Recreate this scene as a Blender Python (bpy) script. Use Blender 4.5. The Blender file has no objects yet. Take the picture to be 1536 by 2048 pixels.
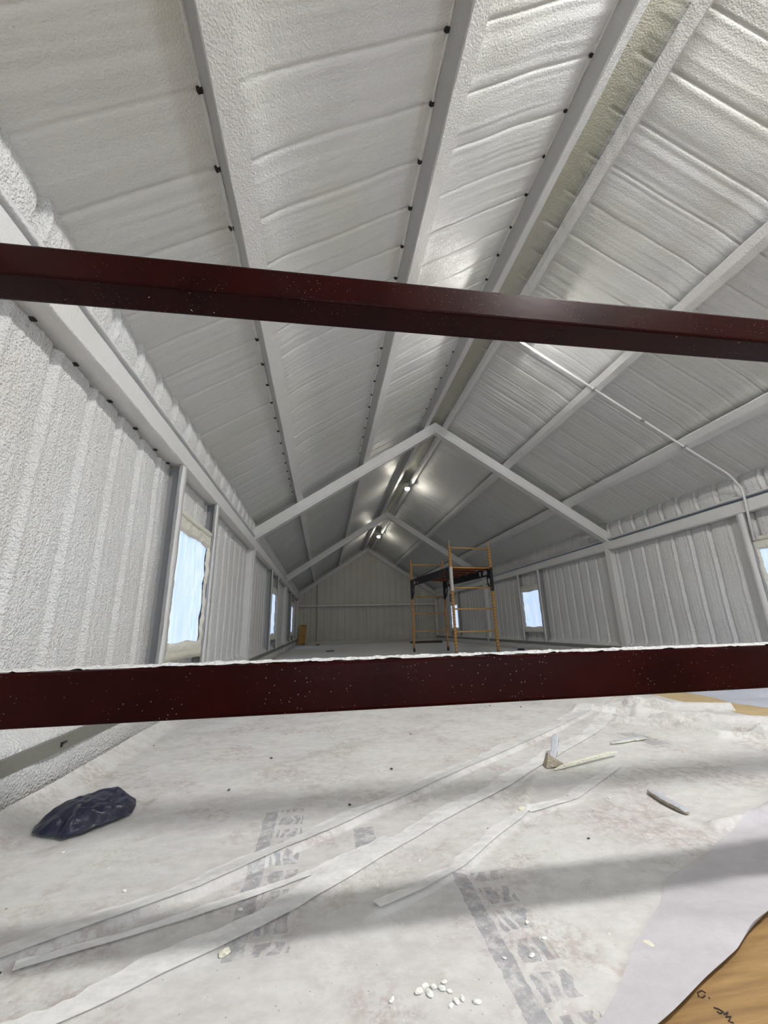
import bpy, bmesh, math, random
import numpy as np
from mathutils import Vector, Matrix

# ------------------------------------------------------------------ constants
XL, XR, XM = -1.050, 4.854, 1.902          # inner faces of the steel frames
EAV, RID = 1.936, 3.879                    # rafter underside at eave / ridge
M = (RID - EAV) / (XM - XL)
TH = math.atan(M); CT, ST = math.cos(TH), math.sin(TH)
FR = (6.266, 11.945, 17.72)                # frames along the hall
Y0, YE = -3.6, 17.80
RIB = 0.285
random.seed(7)
C = bpy.context.scene.collection

# ------------------------------------------------------------------ camera
cd = bpy.data.cameras.new('camera'); cam = bpy.data.objects.new('camera', cd); C.objects.link(cam)
cd.sensor_fit = 'VERTICAL'; cd.sensor_height = 36; cd.lens = 803.136 / 2048 * 36
cd.clip_start = 0.02; cd.clip_end = 200
r = Vector((0.98941859, -0.14308472, -0.02403349)); u = Vector((-0.01663054, -0.27639805, 0.96089934))
f = Vector((0.14413282, 0.95033199, 0.27585294))
cam.matrix_world = Matrix(((r.x, u.x, -f.x, 0), (r.y, u.y, -f.y, 0), (r.z, u.z, -f.z, 0.6), (0, 0, 0, 1)))
bpy.context.scene.camera = cam

# ------------------------------------------------------------------ world and light
sc = bpy.context.scene
sc.view_settings.view_transform = 'Standard'; sc.view_settings.look = 'None'
sc.view_settings.gamma = 1; sc.view_settings.exposure = 0.08
w = bpy.data.worlds.new('sky'); sc.world = w; w.use_nodes = True
bg = w.node_tree.nodes['Background']; bg.inputs[0].default_value = (0.62, 0.78, 1.0, 1); bg.inputs[1].default_value = 1.1
BULB_FAR, BULB_NEAR, BULB_REAR = 205.0, 1900.0, 650.0         # emission of the lamps
ADDED_DAY = 45.0          # daylight from an unseen gable opening, added to brighten the near bay
ld = bpy.data.lights.new('daylight', 'AREA'); ld.shape = 'RECTANGLE'; ld.size = 3.6; ld.size_y = 1.9
ld.energy = ADDED_DAY; ld.color = (0.86, 0.93, 1.0)
lo = bpy.data.objects.new('daylight', ld); C.objects.link(lo)
lo.location = (1.5, Y0 + 0.05, 1.15); lo.rotation_euler = (math.pi / 2, 0, 0)   # shines towards +y through the added gable opening

ld = bpy.data.lights.new('window_daylight', 'AREA'); ld.shape = 'RECTANGLE'; ld.size = 0.85; ld.size_y = 0.8
ld.energy = 26.0; ld.color = (0.78, 0.88, 1.0)
lo = bpy.data.objects.new('window_daylight', ld); C.objects.link(lo)
lo.location = (XR - 0.06, 0.15, 0.94); lo.rotation_euler = (0, math.pi / 2, 0)      # unseen side window behind the camera, added to brighten the left wall
# ------------------------------------------------------------------ material helpers
def mat(name, col, rough=0.6, spec=0.5, metal=0.0):
    m = bpy.data.materials.new(name); m.use_nodes = True
    b = m.node_tree.nodes['Principled BSDF']
    b.inputs['Base Color'].default_value = (*col, 1); b.inputs['Roughness'].default_value = rough
    b.inputs['Specular IOR Level'].default_value = spec; b.inputs['Metallic'].default_value = metal
    return m
class NT:
    def __init__(s, m): s.t = m.node_tree; s.n = s.t.nodes; s.l = s.t.links; s.b = s.n['Principled BSDF']
    def new(s, k, **kw):
        n = s.n.new(k)
        for a, v in kw.items(): setattr(n, a, v)
        return n
    def link(s, a, b): s.l.new(a, b)
    def coord(s, scale=(1, 1, 1), rot=(0, 0, 0), kind='Object'):
        t = s.new('ShaderNodeTexCoord'); m = s.new('ShaderNodeMapping')
        m.inputs['Scale'].default_value = scale; m.inputs['Rotation'].default_value = rot
        s.link(t.outputs[kind], m.inputs[0]); return m.outputs[0]
    def noise(s, vec, scale, detail=3, rough=0.5):
        n = s.new('ShaderNodeTexNoise'); n.inputs['Scale'].default_value = scale
        n.inputs['Detail'].default_value = detail; n.inputs['Roughness'].default_value = rough
        s.link(vec, n.inputs['Vector']); return n.outputs['Fac']
    def voro(s, vec, scale, feat='F1', rnd=1.0):
        n = s.new('ShaderNodeTexVoronoi', feature=feat); n.inputs['Scale'].default_value = scale
        n.inputs['Randomness'].default_value = rnd
        s.link(vec, n.inputs['Vector']); return n
    def ramp(s, fac, stops):
        n = s.new('ShaderNodeValToRGB'); e = n.color_ramp.elements
        while len(e) < len(stops): e.new(0.5)
        for i, (p, c) in enumerate(stops):
            e[i].position = p; e[i].color = (c, c, c, 1) if isinstance(c, (int, float)) else (*c, 1)
        s.link(fac, n.inputs[0]); return n.outputs[0]
    def mix(s, fac, a, b, mode='MIX'):
        n = s.new('ShaderNodeMix', data_type='RGBA', blend_type=mode)
        for i, v in ((0, fac), (6, a), (7, b)):
            if isinstance(v, (int, float)): n.inputs[i].default_value = v
            elif isinstance(v, tuple): n.inputs[i].default_value = (*v, 1)
            else: s.link(v, n.inputs[i])
        return n.outputs[2]
    def math(s, op, a, b=0.0, c=None):
        n = s.new('ShaderNodeMath', operation=op)
        for i, v in enumerate((a, b) if c is None else (a, b, c)):
            if isinstance(v, (int, float)): n.inputs[i].default_value = v
            else: s.link(v, n.inputs[i])
        return n.outputs[0]
    def bump(s, h, strength, dist, prev=None):
        n = s.new('ShaderNodeBump'); n.inputs['Strength'].default_value = strength; n.inputs['Distance'].default_value = dist
        s.link(h, n.inputs['Height'])
        if prev is not None: s.link(prev, n.inputs['Normal'])
        return n.outputs[0]

def foam_mat(name, a, b, rough=0.55, grain=1.0, stretch=(1, 1, 1), spec=0.4, lo=0.42, hi=0.62):
    m = mat(name, a, rough, spec); t = NT(m)
    v = t.coord(); vs = t.coord(scale=stretch)
    big = t.noise(v, 0.9, 3, 0.55)
    fac = t.ramp(big, [(lo, 0.0), (hi, 1.0)])
    col = t.mix(fac, a, b)
    fine = t.noise(vs, 9, 4, 0.6)
    col = t.mix(t.ramp(fine, [(0.3, 0.0), (0.75, 0.35)]), col, tuple(c * 0.86 for c in a))
    t.link(col, t.b.inputs['Base Color'])
    n1 = t.noise(v, 105, 2, 0.5); n2 = t.noise(v, 26, 2, 0.5)
    h = t.math('ADD', n1, t.math('MULTIPLY', n2, 0.45))
    t.link(t.bump(h, 1.0, 0.011 * grain), t.b.inputs['Normal'])
    return m

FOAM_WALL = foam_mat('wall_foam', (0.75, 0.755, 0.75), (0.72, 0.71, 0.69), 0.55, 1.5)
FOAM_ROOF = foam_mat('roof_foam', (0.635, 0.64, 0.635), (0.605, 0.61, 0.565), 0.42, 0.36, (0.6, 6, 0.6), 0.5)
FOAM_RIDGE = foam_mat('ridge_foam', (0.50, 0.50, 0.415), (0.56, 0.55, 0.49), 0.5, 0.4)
FOAM_STEEL = foam_mat('sprayed_steel', (0.66, 0.66, 0.65), (0.62, 0.62, 0.60), 0.5, 0.35)
FOAM_END = foam_mat('end_wall_foam', (0.56, 0.54, 0.48), (0.50, 0.48, 0.42), 0.6, 0.5)
FOAM_CREAM = foam_mat('cream_foam', (0.70, 0.68, 0.60), (0.62, 0.60, 0.50), 0.6, 0.6)
GREY_STEEL = foam_mat('grey_steel', (0.33, 0.335, 0.34), (0.29, 0.295, 0.30), 0.45, 0.2)
WEB_STEEL = foam_mat('grey_web', (0.46, 0.465, 0.47), (0.42, 0.425, 0.42), 0.5, 0.2)
OLIVE_STEEL = foam_mat('olive_steel', (0.20, 0.20, 0.175), (0.17, 0.17, 0.15), 0.5, 0.2)
GAP_SHADE = mat('gap_shade', (0.02, 0.02, 0.02), 0.9)  # near-black colour stands in for shade inside the rib openings
BLACK = mat('black_steel', (0.012, 0.012, 0.014), 0.45)
RUBBER = mat('rubber', (0.02, 0.02, 0.02), 0.7)
GALV = mat('galvanised_steel', (0.45, 0.45, 0.44), 0.35, metal=0.6)

def red_steel():
    m = mat('red_primer', (0.07, 0.012, 0.008), 0.27, 0.08); t = NT(m); v = t.coord()
    n = t.noise(v, 7, 4, 0.6)
    base = t.mix(t.ramp(n, [(0.3, 0.0), (0.75, 1.0)]), (0.011, 0.0004, 0.0003), (0.022, 0.0016, 0.0013))
    vo = t.voro(v, 130); r1 = t.ramp(vo.outputs['Distance'], [(0.10, 1.0), (0.17, 0.0)])
    dens = t.ramp(t.noise(v, 6, 2), [(0.42, 0.0), (0.62, 1.0)])
    vcol = t.voro(v, 130); sep = t.new('ShaderNodeSeparateColor'); t.link(vcol.outputs['Color'], sep.inputs[0])
    pick = t.math('GREATER_THAN', sep.outputs[0], 0.5)
    s1 = t.math('MULTIPLY', t.math('MULTIPLY', r1, dens), pick)
    vb = t.voro(v, 34); r2 = t.ramp(vb.outputs['Distance'], [(0.045, 1.0), (0.07, 0.0)])
    sb = t.new('ShaderNodeSeparateColor'); t.link(vb.outputs['Color'], sb.inputs[0])
    s2 = t.math('MULTIPLY', r2, t.math('GREATER_THAN', sb.outputs[1], 0.72))
    sp = t.math('MAXIMUM', t.math('MULTIPLY', s1, 0.25), t.math('MULTIPLY', s2, 0.8))
    t.link(t.mix(sp, base, (0.62, 0.60, 0.57)), t.b.inputs['Base Color'])
    t.link(t.bump(t.noise(v, 40, 3), 0.15, 0.002), t.b.inputs['Normal'])
    return m
RED = red_steel()

def wood_mat(name, a, b, c, ang=0.0, printed=False):
    m = mat(name, a, 0.65); t = NT(m)
    v = t.coord(scale=(1, 1, 1), rot=(0, 0, ang)); vs = t.coord(scale=(2.2, 26, 8), rot=(0, 0, ang))
    n = t.noise(vs, 1.5, 5, 0.65)
    col = t.mix(t.ramp(n, [(0.32, 0.0), (0.7, 1.0)]), a, b)
    g = t.noise(v, 5, 4, 0.6)
    col = t.mix(t.ramp(g, [(0.5, 0.0), (0.75, 0.8)]), col, c)
    if printed:
        # faded ink stripes and rows of lettering printed along the sheathing boards
        tc = t.new('ShaderNodeTexCoord'); sx = t.new('ShaderNodeSeparateXYZ'); t.link(tc.outputs['Object'], sx.inputs[0])
        X, Yc = sx.outputs[0], sx.outputs[1]
        fade = t.ramp(t.noise(t.coord(scale=(1, 1, 1)), 38, 4, 0.7), [(0.38, 0.15), (0.58, 1.0)])
        for (x0, half, y0, y1, let) in ((-0.155, 0.022, 0.98, 1.62, 1), (0.325, 0.020, 0.72, 1.20, 1), (1.62, 0.05, 1.95, 2.25, 0), (0.13, 0.03, 1.25, 1.45, 0)):
            def band(lo, hi, axis):
                return t.math('MULTIPLY', t.math('GREATER_THAN', axis, lo), t.math('LESS_THAN', axis, hi))
            inY = band(y0, y1, Yc)
            s = t.math('MULTIPLY', band(x0 - half, x0 + half, X), inY)
            if let:
                cell = t.math('FRACT', t.math('MULTIPLY', Yc, 9.5))
                gap = t.math('LESS_THAN', cell, 0.72)
                vv = t.voro(t.coord(scale=(26, 20, 1)), 1.0, rnd=0.6)
                hole = t.math('GREATER_THAN', vv.outputs['Distance'], 0.30)
                L = t.math('MULTIPLY', t.math('MULTIPLY', band(x0 + half + 0.012, x0 + half + 0.085, X), inY), t.math('MULTIPLY', gap, hole))
                s = t.math('MAXIMUM', s, L)
            col = t.mix(t.math('MULTIPLY', s, fade), col, (0.03, 0.035, 0.08))
    t.link(col, t.b.inputs['Base Color'])
    t.link(t.bump(n, 0.3, 0.004), t.b.inputs['Normal'])
    return m
WOOD_FLOOR = wood_mat('sheathing', (0.36, 0.22, 0.085), (0.17, 0.095, 0.035), (0.40, 0.25, 0.10), 0.45, True)
WOOD_PALE = wood_mat('pale_plywood', (0.52, 0.40, 0.22), (0.44, 0.32, 0.16), (0.58, 0.45, 0.25), 1.2)
YELLOW_WOOD = wood_mat('yellow_wood', (0.50, 0.30, 0.08), (0.42, 0.22, 0.05), (0.55, 0.38, 0.14))
DECK_WOOD = wood_mat('deck_wood', (0.09, 0.04, 0.025), (0.06, 0.025, 0.015), (0.11, 0.05, 0.03))

def film_mat(name, col, amin, amax, tint=None, specks=True, printed=False):
    m = mat(name, col, 0.5, 0.3); t = NT(m); v = t.coord()
    n = t.noise(v, 2.6, 5, 0.65); n2 = t.noise(t.coord(scale=(1, 1.6, 1), rot=(0, 0, 0.35)), 17, 5, 0.72)
    a = t.math('ADD', t.math('MULTIPLY', n, 0.5), t.math('MULTIPLY', n2, 0.5))
    al = t.ramp(a, [(0.38, amin), (0.58, amax)])
    base = t.mix(t.ramp(n, [(0.4, 0.0), (0.65, 1.0)]), col, tint or col)
    if printed:
        # scuffs and rosy / yellowish staining trodden into the dust
        pk = t.math('MULTIPLY', t.ramp(t.noise(v, 3.4, 4, 0.6), [(0.50, 0.0), (0.60, 1.0)]), t.ramp(t.noise(v, 46, 4, 0.7), [(0.44, 0.0), (0.60, 1.0)]))
        base = t.mix(t.math('MULTIPLY', pk, 0.55), base, (0.42, 0.33, 0.31))
        v2 = t.coord(scale=(1, 1, 1), rot=(0, 0, 1.0))
        yl = t.math('MULTIPLY', t.ramp(t.noise(v2, 4.6, 4, 0.6), [(0.52, 0.0), (0.62, 1.0)]), t.ramp(t.noise(v2, 60, 3, 0.7), [(0.46, 0.0), (0.60, 1.0)]))
        base = t.mix(t.math('MULTIPLY', yl, 0.5), base, (0.50, 0.49, 0.41))
        tc = t.new('ShaderNodeTexCoord'); sx = t.new('ShaderNodeSeparateXYZ'); t.link(tc.outputs['Object'], sx.inputs[0])
        wob = t.math('MULTIPLY', t.math('SUBTRACT', t.noise(v, 30, 3, 0.7), 0.5), 0.016)
        X, Yc = t.math('ADD', sx.outputs[0], wob), sx.outputs[1]
        band = lambda lo, hi, ax: t.math('MULTIPLY', t.math('GREATER_THAN', ax, lo), t.math('LESS_THAN', ax, hi))
        fade = t.ramp(t.noise(v, 42, 4, 0.75), [(0.36, 0.1), (0.56, 1.0)])
        tot = None
        for (x0, half, y0, y1, let) in ((-0.160, 0.020, 0.98, 1.62, 1), (0.338, 0.018, 0.70, 1.16, 1), (1.66, 0.05, 2.0, 2.26, 0), (0.13, 0.03, 1.27, 1.45, 0)):
            inY = band(y0, y1, Yc); q = t.math('MULTIPLY', band(x0 - half, x0 + half, X), inY)
            if let:
                cell = t.math('FRACT', t.math('MULTIPLY', Yc, 12.5)); row = t.math('LESS_THAN', cell, 0.70)
                sl = t.math('LESS_THAN', t.math('FRACT', t.math('ADD', t.math('MULTIPLY', X, 34.0), t.math('MULTIPLY', t.noise(v, 14, 1), 2.0))), 0.66)
                L = t.math('MULTIPLY', t.math('MULTIPLY', band(x0 + half + 0.010, x0 + half + 0.085, X), inY), t.math('MULTIPLY', row, sl))
                q = t.math('MAXIMUM', q, L)
            tot = q if tot is None else t.math('MAXIMUM', tot, q)
        base = t.mix(t.math('MULTIPLY', t.math('MULTIPLY', tot, fade), 0.55), base, (0.20, 0.215, 0.26))
    if specks:
        vo = t.voro(v, 16); sp = t.ramp(vo.outputs['Distance'], [(0.03, 1.0), (0.05, 0.0)])
        sc_ = t.new('ShaderNodeSeparateColor'); t.link(vo.outputs['Color'], sc_.inputs[0])
        base = t.mix(t.math('MULTIPLY', sp, t.math('GREATER_THAN', sc_.outputs[0], 0.85)), base, (0.05, 0.05, 0.05))
        w_ = t.math('MULTIPLY', sp, t.math('LESS_THAN', sc_.outputs[0], 0.25))
        base = t.mix(w_, base, (0.86, 0.86, 0.83)); al = t.math('MAXIMUM', al, w_)
        vb = t.voro(v, 110); s3 = t.ramp(vb.outputs['Distance'], [(0.10, 1.0), (0.18, 0.0)])
        s4 = t.new('ShaderNodeSeparateColor'); t.link(vb.outputs['Color'], s4.inputs[0])
        base = t.mix(t.math('MULTIPLY', s3, t.math('GREATER_THAN', s4.outputs[1], 0.90)), base, (0.34, 0.33, 0.32))
        base = t.mix(t.math('MULTIPLY', s3, t.math('LESS_THAN', s4.outputs[1], 0.10)), base, (0.86, 0.86, 0.84))
    t.link(base, t.b.inputs['Base Color']); t.link(al, t.b.inputs['Alpha'])
    n3 = t.noise(v, 120, 3, 0.6)
    h = t.math('ADD', t.math('MULTIPLY', n2, 0.45), t.math('MULTIPLY', n3, 0.35))
    t.link(t.bump(h, 0.5, 0.005), t.b.inputs['Normal'])
    return m
FILM = film_mat('dusty_film', (0.69, 0.672, 0.665), 0.78, 0.97, (0.66, 0.66, 0.635), True, True)
FILM_FOLD = film_mat('folded_film', (0.86, 0.86, 0.85), 0.60, 0.88, None, False)
FILM_CLEAN = film_mat('clean_film', (0.55, 0.53, 0.555), 0.82, 0.95, None, False)
FILM_BLUE = film_mat('bluish_film', (0.50, 0.52, 0.60), 0.93, 1.0, None, False)
FAR_FILM = film_mat('far_film', (0.68, 0.68, 0.67), 0.97, 1.0)

# ------------------------------------------------------------------ geometry helpers
def link(name, me, m, parent=None, smooth=False):
    o = bpy.data.objects.new(name, me); C.objects.link(o)
    for k in (m if isinstance(m, (list, tuple)) else [m]): me.materials.append(k)
    if smooth: me.polygons.foreach_set('use_smooth', [True] * len(me.polygons))
    if parent: o.parent = parent
    return o
def tag(o, label=None, cat=None, group=None, kind=None):
    for k, v in (('label', label), ('category', cat), ('group', group), ('kind', kind)):
        if v: o[k] = v
    return o
def empty(name, loc, rz=0):
    o = bpy.data.objects.new(name, None); C.objects.link(o); o.location = loc; o.rotation_euler = (0, 0, rz)
    o.empty_display_size = 0.1; return o
def grid_mesh(name, V, mask=None, mats=None, flip=False):
    """V: (n,m,3) array; mask (n-1,m-1) of faces kept"""
    n, m_ = V.shape[:2]
    me = bpy.data.meshes.new(name)
    idx = np.arange(n * m_).reshape(n, m_)
    a, b, c, d = idx[:-1, :-1], idx[1:, :-1], idx[1:, 1:], idx[:-1, 1:]
    F = np.stack([a, d, c, b] if flip else [a, b, c, d], -1)
    F = F[mask] if mask is not None else F.reshape(-1, 4)
    used = np.zeros(n * m_, bool); used[F.ravel()] = True
    remap = np.cumsum(used) - 1
    VV = V.reshape(-1, 3)[used]; F = remap[F]
    me.vertices.add(len(VV)); me.vertices.foreach_set('co', VV.astype(np.float32).ravel())
    me.loops.add(F.size); me.loops.foreach_set('vertex_index', F.astype(np.int32).ravel())
    me.polygons.add(len(F)); me.polygons.foreach_set('loop_start', np.arange(0, F.size, 4, dtype=np.int32))
    me.polygons.foreach_set('loop_total', np.full(len(F), 4, np.int32))
    me.update(calc_edges=True); me.validate()
    return me
def vnoise(seed, x, y):
    """smooth value noise in [-1,1]"""
    rs = np.random.RandomState(seed); T = rs.rand(256, 256) * 2 - 1
    xi = np.floor(x).astype(int); yi = np.floor(y).astype(int); fx = x - xi; fy = y - yi
    fx = fx * fx * (3 - 2 * fx); fy = fy * fy * (3 - 2 * fy)
    g = lambda i, j: T[i % 256, j % 256]
    return (g(xi, yi) * (1 - fx) + g(xi + 1, yi) * fx) * (1 - fy) + (g(xi, yi + 1) * (1 - fx) + g(xi + 1, yi + 1) * fx) * fy

class MB:
    def __init__(s): s.v = []; s.f = []; s.mi = []
    def box(s, c, d, R=None, mi=0):
        b = len(s.v)
        for x in (-.5, .5):
            for y in (-.5, .5):
                for z in (-.5, .5):
                    p = Vector((x * d[0], y * d[1], z * d[2]))
                    if R is not None: p = R @ p
                    s.v.append(p + Vector(c))
        for q in ((0, 1, 3, 2), (4, 6, 7, 5), (0, 4, 5, 1), (2, 3, 7, 6), (0, 2, 6, 4), (1, 5, 7, 3)):
            s.f.append([b + i for i in q]); s.mi.append(mi)
        return s
    def bar(s, p0, p1, w_, h, up=(0, 0, 1), mi=0):
        p0, p1 = Vector(p0), Vector(p1); d = (p1 - p0); L = d.length; d.normalize()
        sd = d.cross(Vector(up));
        if sd.length < 1e-4: sd = d.cross(Vector((1, 0, 0)))
        sd.normalize(); uu = sd.cross(d)
        R = Matrix((sd, d, uu)).transposed()
        return s.box((p0 + p1) / 2, (w_, L, h), R, mi)
    def sweep(s, prof, p0, p1, sd, up, n=1, jit=0.0, seed=1, mi=0, closed=True):
        """closed profile [(a,b)] in (sd,up) swept from p0 to p1"""
        p0, p1, sd, up = map(Vector, (p0, p1, sd, up)); k = len(prof); b = len(s.v); rr = random.Random(seed)
        ph = [(rr.random() * 9, rr.random() * 9) for _ in prof]
        for i in range(n + 1):
            t = i / n; q = p0.lerp(p1, t); L = (p1 - p0).length * t
            for j, (a, c) in enumerate(prof):
                ja = jit * (math.sin(L * 7.3 + ph[j][0]) + math.sin(L * 17.1 + ph[j][1])) * .5
                jc = jit * (math.sin(L * 9.1 + ph[j][1]) + math.sin(L * 21.7 + ph[j][0])) * .5
                s.v.append(q + sd * (a + ja) + up * (c + jc))
        for i in range(n):
            for j in range(k):
                j2 = (j + 1) % k
                s.f.append([b + i * k + j, b + i * k + j2, b + (i + 1) * k + j2, b + (i + 1) * k + j]); s.mi.append(mi)
        s.f.append([b + j for j in range(k)][::-1]); s.mi.append(mi)
        s.f.append([b + n * k + j for j in range(k)]); s.mi.append(mi)
        return s
    def tube(s, pts, rad, seg=10, mi=0):
        pts = [Vector(p) for p in pts]; b = len(s.v); n = len(pts); ref = None
        for i, p in enumerate(pts):
            d = (pts[min(i + 1, n - 1)] - pts[max(i - 1, 0)]).normalized()
            if ref is None:
                ref = d.cross(Vector((0, 0, 1)))
                if ref.length < 0.1: ref = d.cross(Vector((1, 0, 0)))
            ref = (ref - d * ref.dot(d)).normalized(); o2 = d.cross(ref)
            rd = rad[i] if isinstance(rad, (list, tuple)) else rad
            for k in range(seg):
                a = 2 * math.pi * k / seg; s.v.append(p + (ref * math.cos(a) + o2 * math.sin(a)) * rd)
        for i in range(n - 1):
            for k in range(seg):
                k2 = (k + 1) % seg
                s.f.append([b + i * seg + k, b + i * seg + k2, b + (i + 1) * seg + k2, b + (i + 1) * seg + k]); s.mi.append(mi)
        s.f.append([b + k for k in range(seg)][::-1]); s.f.append([b + (n - 1) * seg + k for k in range(seg)]); s.mi += [mi, mi]
        return s
    def build(s, name, m, parent=None, bevel=0, smooth=False, loc=None):
        me = bpy.data.meshes.new(name); me.from_pydata([tuple(p) for p in s.v], [], s.f)
        me.polygons.foreach_set('material_index', s.mi)
        bm = bmesh.new(); bm.from_mesh(me); bmesh.ops.recalc_face_normals(bm, faces=bm.faces)
        if bevel:
            es = [e for e in bm.edges if e.calc_face_angle(0) > 0.6]
            bmesh.ops.bevel(bm, geom=es, offset=bevel, segments=2, affect='EDGES', profile=0.6)
        bm.to_mesh(me); bm.free()
        o = link(name, me, m, parent, smooth)
        if loc: o.location = loc
        return o
def fillet(pts, rad, n=6):
    pts = [Vector(p) for p in pts]; out = [pts[0]]
    for a, b, c in zip(pts, pts[1:], pts[2:]):
        p = b + (a - b).normalized() * rad; q = b + (c - b).normalized() * rad
        for i in range(n + 1):
            t = i / n; out.append(p * (1 - t) ** 2 + b * 2 * t * (1 - t) + q * t * t)
    out.append(pts[-1]); return out

# ------------------------------------------------------------------ the shell: sprayed foam walls and roof
def rib_profile(y, seed, depth=0.02, z=None, minor=0.004):
    """positive = towards the room; a soft pillow between the ribs, crisp raised welt and shade line at each rib"""
    zz = z if z is not None else np.zeros_like(y)
    yy = y + 0.006 * vnoise(seed, zz * 2.3, y * 1.1)
    t = (yy / RIB) % 1.0; dd = np.minimum(t, 1 - t) * RIB
    k = np.floor(yy / RIB)
    amp = 0.75 + 0.5 * np.abs(np.sin(k * 12.9898 + seed))
    groove = -depth * amp * np.exp(-(dd / 0.016) ** 2)
    ridge = 0.55 * depth * amp * np.exp(-(((t * RIB) - 0.034) / 0.014) ** 2)
    pil = 0.5 * depth * np.sin(np.pi * t) ** 0.7
    mn = minor * (np.exp(-(((t - 0.36) * RIB) / 0.007) ** 2) + np.exp(-(((t - 0.68) * RIB) / 0.007) ** 2) - 0.6 * np.exp(-(((t - 0.42) * RIB) / 0.008) ** 2))
    return groove + ridge + pil + mn + 0.006 * vnoise(seed + 3, y * 2.1, zz * 2.5) + 0.003 * vnoise(seed + 5, y * 9, zz * 6)

NEAR_Y = np.concatenate([np.arange(Y0, 0.6, 0.03), np.arange(0.6, 7, 0.0095), np.arange(7, YE, 0.019), [YE]])
# window openings: (side, y0, y1) of the framed bay; clear opening inside
WIN = [('L', 2.98, 3.94), ('L', 8.49, 9.62), ('L', 13.62, 14.98), ('R', 2.92, 3.90), ('R', 8.67, 9.64), ('R', 14.55, 15.55), ('R', -0.40, 0.64)]  # last one is unseen, added to bring side light behind the camera
def pane_rect(y0, y1): return y0 + 0.13, y1 - 0.07, 0.53, 1.34

def wall_side(side):
    s = 1 if side == 'L' else -1
    xw = XL if side == 'L' else XR
    zs = np.concatenate([np.linspace(0, 0.14, 4), np.linspace(0.205, 0.26, 6), np.linspace(0.29, 1.74, 42), np.linspace(1.76, 1.83, 6)])
    Y, Z = np.meshgrid(NEAR_Y, zs, indexing='ij')
    base = 0.105 * np.ones_like(Y)
    p = rib_profile(Y + (0.07 if side == 'L' else 0.13), 11 if side == 'L' else 23, 0.013 if side == 'L' else 0.021, Z)
    # rounded roll at the foot of the foam
    foot = 0.085 * np.exp(-((Z - 0.205) / 0.045) ** 2)
    top = 0.03 * np.clip((Z - 1.68) / 0.12, 0, 1) ** 2 * (0.4 + 0.6 * np.abs(np.sin(np.pi * (Y + 0.07) / RIB)))
    fade = np.clip((Z - 0.2) / 0.08, 0, 1)
    off = base - p * fade - foot + 0 * top
    low = Z < 0.2
    off = np.where(low, -0.0 + 0.012 * vnoise(31, Y * 5, Z * 20) + 0.012, off)
    # swell of foam around the window openings
    for (sd, a, b) in WIN:
        if sd != side: continue
        inb = (Y > a - 0.02) & (Y < b + 0.02) & (~low)
        y0, y1, z0, z1 = pane_rect(a, b)
        dy = np.maximum(np.maximum(y0 - Y, Y - y1), 0); dz = np.maximum(np.maximum(z0 - Z, Z - z1), 0)
        dd = np.sqrt(dy ** 2 + dz ** 2)
        off = np.where(inb, off - 0.055 * np.exp(-(dd / 0.05) ** 2), off)
    X = xw - s * off
    V = np.stack([X, Y, Z], -1)
    yc = (Y[:-1, :-1] + Y[1:, 1:]) / 2; zc = (Z[:-1, :-1] + Z[1:, 1:]) / 2
    keep = np.ones(yc.shape, bool)
    for (sd, a, b) in WIN:
        if sd != side: continue
        y0, y1, z0, z1 = pane_rect(a, b)
        keep &= ~((yc > y0 - 0.03) & (yc < y1 + 0.03) & (zc > z0 - 0.03) & (zc < z1 + 0.03))
    o = link('wall_left' if side == 'L' else 'wall_right', grid_mesh('wall', V, keep, flip=(side == 'L')), FOAM_WALL, smooth=True)
    tag(o, kind='structure')
    # strip of foam between eave girt and roof
    zs = np.linspace(0, 1, 16)
    Y, T = np.meshgrid(NEAR_Y, zs, indexing='ij')
    p = rib_profile(Y + 0.1, 41 if side == 'L' else 47, 0.03, T)
    Z = 1.985 + T * 0.30
    off = 0.065 - 0.02 * np.sin(np.pi * T) - p * (0.6 + 0.4 * np.sin(np.pi * np.clip(T, 0, 1))) - 0.0 * T
    X = xw - s * off
    o = link('trim_1' if side == 'L' else 'trim_2', grid_mesh('eave_foam', np.stack([X, Y, Z], -1), flip=(side == 'L')), FOAM_WALL, smooth=True)
    tag(o, kind='structure')
wall_side('L'); wall_side('R')

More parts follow.
